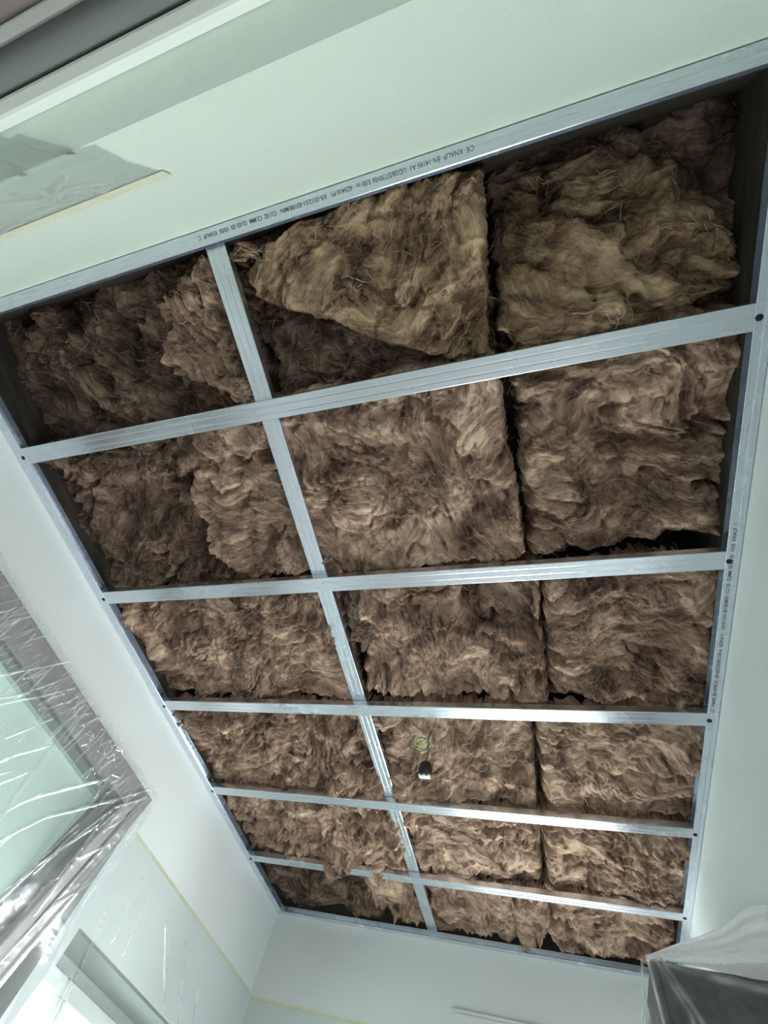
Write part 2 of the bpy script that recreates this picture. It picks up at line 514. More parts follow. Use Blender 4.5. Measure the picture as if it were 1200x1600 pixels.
def track(name, along, a0, a1, wall, inward, w, label):
    g = .0018
    s = inward
    prof = [(wall + s * w, FZ + .0016), (wall + s * (w - .0012), FZ), (wall + s * (w * .5 + .002), FZ), (wall + s * (w * .5), FZ + .0004), (wall + s * (w * .5 - .002), FZ), (wall + s * (g + .0015), FZ), (wall + s * g, FZ + .0015),
            (wall + s * g, FZ + .0285), (wall + s * (g + .0015), FZ + .030), (wall + s * (w * .5), FZ + .030), (wall + s * (w * .5 + .0015), FZ + .0292), (wall + s * (w * .5 + .003), FZ + .030), (wall + s * w, FZ + .030)]
    if s < 0: prof = prof
    o = extrude_profile(prof, along, a0, a1).build(name, GALV_Y if along == 'Y' else GALV_X)
    tag(o, label, 'metal track', 'perimeter tracks')
    return o


tl = track('wall_track', 'Y', YB + .002, YF - .002, XL, 1, TW['l'], 'steel wall track along the left wall above the brown window')
trr = track('wall_track', 'Y', YB + .002, YF - .002, XR, -1, TW['r'], 'steel wall track with printed lettering along the right wall')
tb = track('wall_track', 'X', XL + TW['l'], XR - TW['r'], YB, 1, TW['b'], 'steel wall track with upside-down lettering along the back wall')
tf = track('wall_track', 'X', XL + TW['l'], XR - TW['r'], YF, -1, TW['f'], 'steel wall track along the far wall below the window end')
for y in RY:
    screw((XL + TW['l'] - .009, y + .004, FZ), .0080, SCREWM, tl)
    screw((XR - TW['r'] + .0085, y + .002, FZ), .0080, SCREWM, trr)


def text_on(parent, body, start, rdir, udir, length, height, name='printed_text'):
    cu = bpy.data.curves.new('txt', 'FONT')
    cu.body = body
    cu.size = 1.0
    cu.offset = .012
    o = bpy.data.objects.new('txt', cu)
    C.objects.link(o)
    dg = bpy.context.evaluated_depsgraph_get()
    me = bpy.data.meshes.new_from_object(o.evaluated_get(dg))
    bpy.data.objects.remove(o)
    n = len(me.vertices)
    co = np.zeros(n * 3); me.vertices.foreach_get('co', co); co = co.reshape(-1, 3)
    w = co[:, 0].max() - co[:, 0].min()
    sx, sy = length / w, height / .70
    S, R_, U = np.array(start), np.array(rdir), np.array(udir)
    out = S + np.outer((co[:, 0] - co[:, 0].min()) * sx, R_) + np.outer(co[:, 1] * sy, U)
    me.vertices.foreach_set('co', out.ravel())
    me.update()
    me.name = name
    t = bpy.data.objects.new(name, me)
    me.materials.clear(); me.materials.append(INK)
    C.objects.link(t)
    under(parent, t)
    t['label'] = 'small dark printed product lettering'
    return t


PRINT = 'C\u20ac  KNAUF  EN 14195 A1  UD28/27/30/06 3.00 m   625416 P1   KR-0312:51-83188:MIN   CU 02  CLMM  02-02-20  10:05  KNAUF  C'
text_on(tb, PRINT, (0.012, YB + .0135, FZ - .0013), (-1, 0, 0), (0, 1, 0), .71, .0098)
text_on(trr, PRINT, (XR - .0185, 1.378, FZ - .0005), (0, -1, 0), (-1, 0, 0), .71, .0098)

# ------------------------------------------------------------------ mineral wool
class Noise2:
    def __init__(self, seed):
        r = np.random.RandomState(seed)
        self.p = np.concatenate([r.permutation(256)] * 3)
        a = r.rand(256) * 2 * np.pi
        self.g = np.stack([np.cos(a), np.sin(a)], 1)

    def __call__(self, x, y):
        xi, yi = np.floor(x).astype(int), np.floor(y).astype(int)
        xf, yf = x - xi, y - yi
        xi &= 255; yi &= 255
        u = xf * xf * xf * (xf * (xf * 6 - 15) + 10)
        v = yf * yf * yf * (yf * (yf * 6 - 15) + 10)
        p, g = self.p, self.g

        def gr(i, j, dx, dy):
            h = g[p[(p[i & 255] + j) & 511] & 255]
            return h[..., 0] * dx + h[..., 1] * dy
        n00, n10 = gr(xi, yi, xf, yf), gr(xi + 1, yi, xf - 1, yf)
        n01, n11 = gr(xi, yi + 1, xf, yf - 1), gr(xi + 1, yi + 1, xf - 1, yf - 1)
        return 1.5 * ((n00 * (1 - u) + n10 * u) * (1 - v) + (n01 * (1 - u) + n11 * u) * v)

    def fbm(self, x, y, o=4, g=.5):
        s, a = 0, 1
        for k in range(o):
            s = s + a * self(x * 2 ** k + 17.3 * k, y * 2 ** k - 9.1 * k)
            a *= g
        return s


def sdf(px, py, poly):
    d = np.full(px.shape, 1e9)
    inside = np.zeros(px.shape, bool)
    n = len(poly)
    for i in range(n):
        ax, ay = poly[i]; bx, by = poly[(i + 1) % n]
        ex, ey = bx - ax, by - ay
        t = np.clip(((px - ax) * ex + (py - ay) * ey) / (ex * ex + ey * ey + 1e-12), 0, 1)
        d = np.minimum(d, np.hypot(px - ax - t * ex, py - ay - t * ey))
        c = ((ay > py) != (by > py)) & (px < ex * (py - ay) / (ey if abs(ey) > 1e-12 else 1e-12) + ax)
        inside ^= c
    return np.where(inside, d, -d)


def smooth_poly(poly, it=2):
    for _ in range(it):
        q = []
        for i in range(len(poly)):
            a, b_ = poly[i], poly[(i + 1) % len(poly)]
            q += [(a[0] * .75 + b_[0] * .25, a[1] * .75 + b_[1] * .25), (a[0] * .25 + b_[0] * .75, a[1] * .25 + b_[1] * .75)]
        poly = q
    return poly


def batt(label, poly, zb, seed, material=W_A, step=.004, edge=.03, thick=.09, rag=.010, theta=0., big=.018, fold=.020, fine=1.0,
         feats=(), slope=(0, 0), strands=900, pale=False, lines=(), fscale=7.0, name='insulation_batt', swirl=1.0, nlines=75, lat=1.0):
    """a slab of mineral wool seen from below; zb = height of its underside above the grid"""
    nz = Noise2(seed); n2 = Noise2(seed + 101); n3 = Noise2(seed + 202)
    P = np.array(poly)
    x0, y0 = P.min(0) - .03; x1, y1 = P.max(0) + .03
    gx = np.arange(x0, x1, step); gy = np.arange(y0, y1, step)
    X, Y = np.meshgrid(gx, gy)
    d = sdf(X, Y, poly) + rag * (n2.fbm(X * 28, Y * 28, 3) + .8 * n2(X * 9, Y * 9))
    # fibre direction field
    ct, st = math.cos(theta), math.sin(theta)
    wx = X + swirl * (.14 * nz(X * 2.6, Y * 2.6) + .045 * n3(X * 7, Y * 7))
    wy = Y + swirl * (.14 * n2(X * 2.8 + 5, Y * 2.8) + .045 * n3(X * 6.5 + 40, Y * 6.5))
    S = ct * wx + st * wy
    T = -st * wx + ct * wy
    # folds: pillows with sharp creases, torn pits and matted fibre lumps
    amp = .12 + 1.25 * np.clip(.5 + n3.fbm(X * 3.4, Y * 3.4 + 9, 2), 0, 1.4)
    z = big * nz.fbm(X * 3.6, Y * 3.6, 2)
    b1 = np.abs(n2.fbm(S * fscale * .42, T * fscale * .95, 3, .42))
    b2 = np.abs(nz.fbm(S * 15 + 3, T * 30, 3, .45))
    b3 = np.abs(n3.fbm(S * 45, T * 90 + 7, 2))
    b4 = n2.fbm(S * 90, T * 190, 2)
    pit = np.clip(nz.fbm(X * 8 + 3 + .3 * n3(X * 20, Y * 20), Y * 8 + .3 * n2(X * 20, Y * 20), 3) - .42, 0, .5)
    shred = np.clip(n3.fbm(S * 9 + 11, T * 26, 3) - .25, 0, .6)
    z = z - (2.2 * fold * np.minimum(b1, .5) ** .62) * (.5 + .5 * amp) - amp * (.022 * np.minimum(b2, .5) ** .7 + fine * .0085 * b3 ** .75) + fine * .0022 * b4 + .10 * pit - .022 * shred
    z = z - z.mean()
    z = z + slope[0] * (X - X.mean()) + slope[1] * (Y - Y.mean())
    for (fx, fy, rx, ry, a) in feats:
        z = z + a * np.exp(-((X - fx + .02 * nz(X * 12, Y * 12)) / rx) ** 2 - ((Y - fy + .02 * n2(X * 12, Y * 12)) / ry) ** 2)
    rl = np.random.RandomState(seed + 900)
    auto = []
    for k in range(int(max(4, (x1 - x0) * (y1 - y0) * nlines))):
        ax, ay = rl.uniform(x0, x1), rl.uniform(y0, y1)
        an = theta + rl.randn() * .7
        ln_ = rl.uniform(.07, .26)
        auto.append((ax, ay, ax + ln_ * math.cos(an), ay + ln_ * math.sin(an), rl.uniform(.003, .013), rl.uniform(.010, .038) * (1 if k % 2 else -.6)))
    for (ax, ay, bx, by, wd, a) in list(lines) + auto:            # pulled fibre ridges and slits
        ex, ey = bx - ax, by - ay
        mg = .05 + wd * 3
        ja, jb = max(0, int((min(ax, bx) - mg - x0) / step)), int((max(ax, bx) + mg - x0) / step) + 1
        ia, ib = max(0, int((min(ay, by) - mg - y0) / step)), int((max(ay, by) + mg - y0) / step) + 1
        if jb <= ja or ib <= ia: continue
        Xs, Ys = X[ia:ib, ja:jb], Y[ia:ib, ja:jb]
        if Xs.size == 0: continue
        wob = .022 * nz(Xs * 7 + ax * 9, Ys * 7 + ay * 9) + .005 * n2(Xs * 30, Ys * 30)
        t = np.clip(((Xs - ax) * ex + (Ys - ay) * ey) / (ex * ex + ey * ey), 0, 1)
        dd = np.hypot(Xs - ax - t * ex + wob, Ys - ay - t * ey + wob)
        z[ia:ib, ja:jb] += a * np.exp(-(dd / wd) ** 2) * np.sin(np.pi * np.clip(t * .9 + .05, 0, 1)) ** .5
    e = edge * (1 + .5 * n2(X * 7, Y * 7))
    q = np.clip(1 - d / np.maximum(e, 1e-4), 0, 1)
    z = z + thick * (1 - np.sqrt(np.maximum(1 - q * q, 0)))
    Zw = FZ + zb + z
    Xw = X + lat * .010 * nz(X * 22, Y * 22 + 3) + .004 * n3(X * 60, Y * 60)
    Yw = Y + lat * .010 * n2(X * 22 + 8, Y * 22) + .004 * n3(X * 60 + 31, Y * 60)
    Xw = np.clip(Xw, XL + .003, XR - .003)
    Yw = np.clip(Yw, YB + .003, YF - .003)
    keep = d > -step
    H, W = X.shape
    idx = np.arange(H * W).reshape(H, W)
    qk = keep[:-1, :-1] & keep[1:, :-1] & keep[:-1, 1:] & keep[1:, 1:]
    F = np.stack([idx[:-1, :-1], idx[1:, :-1], idx[1:, 1:], idx[:-1, 1:]], -1)[qk]
    used = np.unique(F)
    remap = np.full(H * W, -1); remap[used] = np.arange(len(used))
    F = remap[F]
    co = np.stack([Xw, Yw, Zw], -1).reshape(-1, 3)[used]
    me = bpy.data.meshes.new(name)
    nv, nf = len(co), len(F)
    me.vertices.add(nv); me.vertices.foreach_set('co', co.astype(np.float32).ravel())
    me.loops.add(nf * 4); me.loops.foreach_set('vertex_index', F.astype(np.int32).ravel())
    me.polygons.add(nf)
    me.polygons.foreach_set('loop_start', np.arange(0, nf * 4, 4, dtype=np.int32))
    me.polygons.foreach_set('use_smooth', np.ones(nf, bool))
    me.update(calc_edges=True)
    at = me.attributes.new('fib', 'FLOAT_VECTOR', 'POINT')
    fib = np.stack([S + seed * .37, T, S * 0], -1).reshape(-1, 3)[used]
    at.data.foreach_set('vector', fib.astype(np.float32).ravel())
    me.validate()
    me.materials.append(material)
    o = bpy.data.objects.new(name, me)
    C.objects.link(o)
    tag(o, label, 'insulation', 'mineral wool pieces above the grid')
    # loose fibres lying on and hanging from the surface
    if strands:
        rs = np.random.RandomState(seed + 7)
        Ty, Tx = np.gradient(T, step)
        L = np.hypot(Tx, Ty) + 1e-9
        Dx, Dy = Ty / L, -Tx / L
        strands = int(strands * .6)
        ii = np.argwhere(d > .004)
        pick = ii[rs.randint(0, len(ii), strands)]
        K = 7
        ln = (.02 + .07 * rs.rand(strands) ** 2.2)
        px, py = X[pick[:, 0], pick[:, 1]].copy(), Y[pick[:, 0], pick[:, 1]].copy()
        ang = rs.randn(strands) * .8; bend = rs.randn(strands) * .20
        lift = .001 + .006 * rs.rand(strands) ** 2 + (rs.rand(strands) < .05) * .012
        wdt = .0003 + .0006 * rs.rand(strands) ** 3
        pts, side = [], []
        for k in range(K):
            ci = np.clip(((py - y0) / step).astype(int), 0, H - 1); cj = np.clip(((px - x0) / step).astype(int), 0, W - 1)
            dx, dy = Dx[ci, cj], Dy[ci, cj]
            c, s_ = np.cos(ang), np.sin(ang)
            dx, dy = c * dx - s_ * dy, s_ * dx + c * dy
            zz = Zw[ci, cj] - lift * math.sin(math.pi * k / (K - 1)) * 1.0 - .0006
            ox, oy = Xw[ci, cj] - X[ci, cj], Yw[ci, cj] - Y[ci, cj]
            pts.append(np.stack([px + ox, py + oy, np.where(d[ci, cj] > 0, zz, zz)], -1))
            tw = wdt * (1 - .8 * abs(2 * k / (K - 1) - 1) ** 2)
            side.append(np.stack([-dy * tw, dx * tw, tw * .3], -1))
            px = px + dx * ln / K; py = py + dy * ln / K
            ang = ang + bend
        Pn, Sd = np.array(pts), np.array(side)
        # smooth heights so that the strands bridge the creases
        for _ in range(2):
            Pn[1:-1, :, 2] = np.minimum(Pn[1:-1, :, 2], (Pn[:-2, :, 2] + Pn[2:, :, 2]) / 2)
        V = np.stack([Pn - Sd, Pn + Sd], 2).transpose(1, 0, 2, 3).reshape(-1, 3)
        base = (np.arange(strands) * K * 2)[:, None] + (np.arange(K - 1) * 2)[None, :]
        FF = np.stack([base, base + 1, base + 3, base + 2], -1).reshape(-1, 4)
        m2 = bpy.data.meshes.new('loose_fibres')
        m2.from_pydata(V.tolist(), [], FF.tolist())
        m2.materials.append(FIB_L if pale else FIB)
        f = bpy.data.objects.new('loose_fibres', m2)
        C.objects.link(f)
        f.parent = o
        f['kind'] = 'stuff'
    return o


def rect(xa, xb, ya, yb):
    return [(xa, ya), (xb, ya), (xb, yb), (xa, yb)]


LE, CL, CR = XL + .015, RX - .028, RX + .028
RI = XR - .012
# row 1 (by the back wall)
batt('wool coloured dark as shade deep in the cell at the left end of the first row', rect(LE - .06, CL + .06, YB + .0, .21), .150, 11, W_D, edge=.05, theta=.9, big=.045, fold=.030, strands=1400, feats=((-1.62, -.25, .12, .15, .05), (-1.25, -.05, .2, .05, -.03)))
batt('ragged light brown tuft leaning on the lengthwise channel in the first row', smooth_poly([(-1.004, -.223), (-.885, -.249), (-.756, -.30), (-.715, -.225), (-.743, -.114), (-.732, -.003), (-.706, .079), (-.691, .162), (-.779, .147), (-.853, .093), (-.931, .048), (-.978, -.011), (-.999, -.093), (-.951, -.14)], 1),
     .070, 12, W_A, edge=.045, thick=.08, rag=.022, theta=1.2, big=.02, fold=.034, strands=900, fscale=13, pale=True, name='insulation_tuft', swirl=1.5)
batt('wool coloured dark as shade under the folded flap of the first row', rect(CR - .02, .02, YB + .0, .21), .125, 13, W_D, edge=.04, theta=.5, big=.03, fold=.032, strands=700, feats=((-.3, .1, .1, .06, -.02),))
batt('large folded flap of wool with a curved lower edge in the first row', smooth_poly([(-.60, -.25), (-.469, -.30), (-.34, -.309), (-.207, -.302), (-.066, -.297), (.030, -.295)], 0) + [(.026, -.195), (.014, -.06), (-.004, .135)] + [(-.07, .135), (-.129, .113), (-.247, .065), (-.349, .015), (-.428, -.048), (-.555, -.100), (-.635, -.150), (-.655, -.224)],
     .058, 14, W_B, edge=.028, thick=.075, rag=.004, lat=.5, theta=-.5, big=.022, fold=.034, strands=700, fscale=6, pale=True,
     lines=((-.07, -.27, -.09, .06, .012, -.018), (-.32, .03, -.08, -.04, .016, -.016), (-.50, -.22, -.25, -.02, .020, .022), (-.45, -.20, -.20, -.20, .02, .02), (-.09, -.02, -.01, .08, .010, -.012), (-.22, -.25, -.14, -.06, .018, -.014)), swirl=.8)
batt('rounded ochre wool roll in the dark right end of the first row', smooth_poly([(.045, -.30), (.25, -.33), (.42, -.31), (.57, -.10), (.625, .03), (.59, .12), (.40, .19), (.20, .20), (.03, .20)], 1),
     .130, 15, W_B, edge=.10, thick=.14, rag=.012, theta=.3, big=.05, fold=.044, strands=900, fscale=7, slope=(.06, -.38), feats=((.30, .02, .14, .10, -.03), (.14, -.10, .08, .06, .03)), pale=True)
batt('wool coloured dark as shade at the back corner behind the ochre roll', rect(.03, RI + .05, YB + .0, .21), .200, 16, W_D, edge=.02, theta=.2, big=.04, fold=.03, strands=300, step=.006)

# row 2
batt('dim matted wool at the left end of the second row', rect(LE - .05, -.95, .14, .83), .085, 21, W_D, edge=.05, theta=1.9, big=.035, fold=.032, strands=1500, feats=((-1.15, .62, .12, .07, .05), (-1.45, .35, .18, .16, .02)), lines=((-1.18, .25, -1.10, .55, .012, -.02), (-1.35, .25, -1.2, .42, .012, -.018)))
batt('pinkish brown wool flap with a curved torn edge in the second row', smooth_poly([(-1.051, .18), (-.897, .17), (-.706, .17), (-.69, .374), (-.69, .518), (-.69, .75), (-.83, .775), (-1.00, .79), (-1.102, .696), (-1.118, .609), (-1.098, .474), (-1.093, .397), (-1.035, .308)], 1),
     .055, 22, W_A, edge=.03, thick=.06, rag=.009, theta=.7, big=.022, fold=.030, strands=1300, fscale=9)
batt('large flat wool batt with a straight cut edge in the second row', [(CR - .03, .12), (-.311, .12), (.012, .12), (.024, .315), (.030, .471), (.042, .643), (.046, .772), (-.209, .775), (-.534, .790), (CR - .03, .80)],
     .052, 23, W_A, edge=.016, thick=.08, rag=.003, lat=.4, theta=1.25, big=.022, fold=.030, strands=1300, fscale=6,
     lines=((-.34, .30, -.22, .68, .014, -.016), (-.24, .70, .02, .60, .02, -.016), (-.45, .30, -.36, .66, .014, -.014), (-.27, .22, -.16, .50, .018, .018), (-.16, .50, -.02, .44, .008, -.010), (-.42, .55, -.28, .70, .012, .014), (-.52, .2, -.45, .45, .012, .02)))
batt('wool with a dark sunken band at the right end of the second row', rect(.052, RI + .03, .12, .79), .095, 24, W_A, edge=.035, thick=.09, theta=.15, big=.030, fold=.036, strands=1300, feats=((.38, .44, .16, .05, .045), (.40, .66, .10, .06, -.035), (.15, .62, .10, .10, -.02), (.3, .80, .4, .05, .07)))

# row 3
batt('evenly matted wool at the left end of the third row', rect(LE - .03, CL + .035, .84, 1.42), .055, 31, W_A, edge=.045, thick=.08, theta=.1, big=.020, fold=.022, strands=2200, fscale=10, fine=1.3, feats=((-.78, 1.2, .07, .1, -.02), (-1.6, 1.0, .05, .3, .03)))
batt('frayed wool lump squeezed beside the channel in the third row', smooth_poly([(CR - .01, .84), (-.53, .84), (-.52, 1.0), (-.55, 1.15), (CR + .0, 1.2)], 1), .060, 32, W_D, edge=.03, thick=.07, theta=.8, rag=.016, fold=.03, strands=400, fscale=14, name='insulation_tuft')
batt('wool batt with a dark torn triangular hollow in the third row', [(CR - .0, 1.38), (-.60, 1.10), (-.56, .84), (-.17, .83), (-.205, .97), (-.14, 1.06), (-.05, 1.10), (.046, 1.13), (.056, .98), (.054, .83), (.076, .83), (.078, 1.0), (.082, 1.42), (-.02, 1.425), (-.12, 1.385), (-.35, 1.385)],
     .060, 33, W_A, edge=.024, thick=.09, rag=.006, theta=1.1, big=.020, fold=.026, strands=1300, fscale=7, pale=True,
     feats=((.03, 1.36, .06, .04, -.015),), lines=((-.40, 1.05, -.30, 1.30, .012, -.015), (-.22, 1.10, -.02, 1.2, .012, -.015)))
batt('wool coloured dark as shade inside the triangular hollow of the third row', rect(-.27, .085, .80, 1.18), .125, 35, W_D, edge=.02, thick=.05, theta=1.3, big=.015, fold=.02, strands=200, name='insulation_patch')
batt('wool with a torn hole near the printed track in the third row', rect(.088, RI + .02, .83, 1.425), .062, 34, W_A, edge=.03, thick=.09, rag=.010, theta=-.2, big=.025, fold=.032, strands=1500, pale=True, feats=((.46, 1.10, .07, .04, .06), (.20, .92, .14, .05, -.02), (.22, 1.17, .1, .06, .02)), lines=((.38, 1.04, .58, 1.06, .016, -.03), (.45, 1.18, .6, 1.14, .016, -.02), (.12, .98, .35, .88, .016, -.015)))

# row 4
batt('smooth matted wool at the left end of the fourth row', rect(LE - .03, -1.02, 1.47, 2.06), .050, 41, W_A, edge=.04, theta=.0, big=.018, fold=.022, strands=1200, fscale=9, step=.0045)
batt('crumpled wool beside the channel in the fourth row', rect(-1.03, CL + .03, 1.47, 2.065), .048, 42, W_A, edge=.045, rag=.018, theta=1.3, big=.025, fold=.042, strands=1200, fscale=14, step=.0045, swirl=1.4, feats=((-.93, 1.6, .05, .1, .05), (-.85, 1.95, .06, .05, -.02)))
batt('pale wool batt behind the hanging lamp socket in the fourth row', [(CR - .01, 1.47), (.015, 1.47), (.0, 1.8), (-.012, 2.065), (-.20, 2.05), (-.45, 2.06), (CR - .01, 2.04)], .046, 43, W_A, edge=.022, rag=.006, theta=-.6, big=.016, fold=.024, strands=1400, fscale=8, step=.0045, pale=True, feats=((-.60, 1.95, .05, .1, -.01), (-.1, 1.5, .1, .05, .03)))
batt('pale wool batt by the printed track in the fourth row', rect(.022, RI + .02, 1.47, 2.065), .052, 44, W_A, edge=.03, rag=.007, theta=.1, big=.018, fold=.028, strands=1300, fscale=8, step=.0045, pale=True, slope=(0, .03))

# row 5
batt('matted wool at the left end of the fifth row', rect(LE - .02, -1.05, 2.10, 2.70), .050, 51, W_A, edge=.045, theta=.1, big=.02, fold=.026, strands=900, fscale=9, step=.005)
batt('shaggy light tuft hanging down over the last cross rail', smooth_poly([(-1.10, 2.10), (-.863, 2.09), (CL + .02, 2.10), (CL + .01, 2.63), (-.79, 2.62), (-.86, 2.72), (-.93, 2.64), (-1.04, 2.66), (-1.09, 2.80), (-1.16, 2.84), (-1.25, 2.80), (-1.20, 2.52)], 1),
     .036, 52, W_A, edge=.035, thick=.05, rag=.014, theta=.9, big=.022, fold=.034, strands=900, fscale=12, step=.004, pale=True, name='insulation_tuft', feats=((-1.16, 2.70, .06, .09, -.085), (-.87, 2.69, .05, .06, -.06), (-.80, 2.35, .1, .1, -.012)))
batt('pale wool batt right of the channel in the fifth row', [(CR - .01, 2.10), (-.002, 2.10), (-.012, 2.45), (-.02, 2.72), (-.25, 2.70), (CR - .01, 2.68)], .046, 53, W_A, edge=.03, rag=.008, theta=-.35, big=.02, fold=.030, strands=1000, fscale=9, step=.005, pale=True, feats=((-.38, 2.62, .07, .06, -.02), (-.27, 2.5, .05, .1, .02)))
batt('pale wool batt by the printed track in the fifth row', rect(.004, RI + .02, 2.10, 2.70), .050, 54, W_A, edge=.03, rag=.007, theta=.1, big=.016, fold=.026, strands=1000, fscale=9, step=.005, pale=True)

# row 6
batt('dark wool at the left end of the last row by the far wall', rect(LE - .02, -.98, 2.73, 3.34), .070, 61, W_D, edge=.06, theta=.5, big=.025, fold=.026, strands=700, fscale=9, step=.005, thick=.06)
batt('stringy wool lump beside the channel in the last row', [(-1.0, 2.73), (CL + .02, 2.73), (CL + .02, 3.2), (-.75, 3.29), (-.9, 3.28), (-1.02, 3.15)], .055, 62, W_A, edge=.08, thick=.07, theta=1.4, big=.02, fold=.030, strands=900, fscale=11, step=.005, name='insulation_tuft')
batt('rounded wool batt right of the channel in the last row', rect(CR - .01, -.17, 2.73, 3.33), .055, 63, W_A, edge=.07, thick=.08, theta=.7, big=.02, fold=.026, strands=600, fscale=9, step=.005)
batt('narrow wool strip hanging lower between two batts in the last row', smooth_poly([(-.185, 2.73), (-.012, 2.73), (.0, 2.95), (-.03, 3.26), (-.12, 3.285), (-.20, 3.26)], 1), .034, 64, W_A, edge=.03, thick=.07, theta=1.5, big=.012, fold=.026, strands=500, fscale=12, step=.004, name='insulation_strip')
batt('wool batt behind the covered cabinet in the last row', rect(-.015, RI, 2.73, 3.33), .056, 65, W_A, edge=.05, thick=.08, rag=.014, theta=.1, big=.02, fold=.030, strands=700, fscale=9, step=.005, feats=((.1, 3.12, .1, .05, .03), (.42, 3.14, .06, .05, .03)))

# small wool bits on the grid
def blob(cx, cy, rx, ry, seed):
    r_ = random.Random(seed)
    return [(cx + rx * (.75 + .5 * r_.random()) * math.cos(t * math.pi / 5), cy + ry * (.75 + .5 * r_.random()) * math.sin(t * math.pi / 5)) for t in range(10)]


for k, (lab, c, r_, zb_, m_) in enumerate((
        ('tan wool crumb stuck where the lengthwise channel meets the back wall', (-.606, YB + .065), (.034, .024), .010, W_B),
        ('wool crumb wedged at the crossing of the first cross rail', (-.732, .095), (.034, .034), .026, W_A),
        ('wool wad poking out below the first cross rail crossing', (-.722, .222), (.022, .045), .024, W_A),
        ('curled wool crumb right of the second cross rail crossing', (-.612, .712), (.036, .030), .028, W_A),
        ('orange crumb lying on the matted wool of the third row', (-1.243, 1.262), (.013, .011), .030, W_B),
        ('wool wad beside the channel under the second cross rail', (-.718, .90), (.026, .060), .026, W_A),
        ('wool wad clinging to the left edge of the channel in the third row', (-.718, 1.08), (.018, .085), .024, W_A))):
    batt(lab, blob(*c, *r_, k), zb_, 300 + k, m_, step=.002, edge=min(r_) * .9, thick=.05, rag=.006, theta=k * .8, big=.004, fold=.020, strands=36, fscale=30, name='wool_crumb', pale=True, nlines=0, lat=.5)

# ------------------------------------------------------------------ hanging lamp socket with coiled wires
hx, hy = -.414, 1.609
ls = tag(empty('lamp_socket', (hx, hy, CZ + 1.06)), 'black lamp socket with white terminal hanging on a wire from the wool', 'lamp socket')
pts = [(hx + .004 * math.sin(k * .9), hy - .006 * (1 - k / 12) + .003 * math.sin(k * 1.3), CZ + 1.275 - .16 * k / 12) for k in range(13)]
under(ls, MB().tube(pts, .0028, 8).build('cable', CABLE, smooth=True))
prof = [(.0028, .118 - .062), (.008, .055), (.015, .051), (.0215, .045), (.0255, .034), (.0268, .022), (.0262, .004), (.0235, .000), (.010, -.001), (.0005, -.001)]
under(ls, MB().lathe(prof, (hx, hy, CZ + 1.062), 24).build('socket_shell', BLACK, smooth=True))
tb_ = MB().box(hx - .022, hx + .022, hy - .012, hy + .010, CZ + 1.053, CZ + 1.062)
tbo = tb_.build('terminal_block', WHITEP, bevel=.003)
under(ls, tbo)
for sx in (-.010, .010):
    o = MB().lathe([(.0001, -.0005), (.0042, -.0005), (.0042, .003)], (hx + sx, hy - .0128, CZ + 1.056), 10)
    o.v = [(p[0], hy - .0125 - (p[2] - (CZ + 1.056)) * .3, CZ + 1.056 + (p[1] - hy + .0128) * .7) for p in o.v]
    under(ls, o.build('clamp_hole', BLACK))
wc = tag(empty('wire_coil', (hx - .03, hy, CZ + 1.17)), 'small coil of blue and yellow-green wire above the lamp socket', 'wire')


def loop(cx, cz, rx, rz, yy, turns, ph):
    return [(cx + (rx + .003 * k / 24) * math.cos(ph + 2 * math.pi * k / 24), yy + .006 * math.sin(ph * 2 + 2 * math.pi * k / 24 * .7) + .0006 * k, CZ + cz + rz * math.sin(ph + 2 * math.pi * k / 24)) for k in range(int(24 * turns) + 1)]


under(wc, MB().tube(loop(hx - .040, 1.192, .040, .034, hy - .010, 1.15, .4), .0021, 8).build('blue_strand', BLUEW, smooth=True),
      MB().tube(loop(hx - .030, 1.200, .028, .026, hy - .016, 2.2, 1.2), .0021, 8).build('yellow_strand', YELW, smooth=True),
      MB().tube(loop(hx - .022, 1.198, .020, .030, hy + .004, 1.4, 2.4), .0018, 8).build('yellow_strand', YELW, smooth=True),
      MB().tube([(hx + .012, hy - .01, CZ + 1.25), (hx + .010, hy - .012, CZ + 1.215), (hx + .014, hy - .016, CZ + 1.19), (hx + .024, hy - .016, CZ + 1.176)], .0021, 8).build('yellow_strand', YELW, smooth=True),
      MB().tube([(hx - .002, hy - .014, CZ + 1.26), (hx - .010, hy - .018, CZ + 1.22), (hx - .004, hy - .018, CZ + 1.185), (hx - .014, hy - .014, CZ + 1.165)], .0018, 8).build('grey_strand', COPPER, smooth=True))

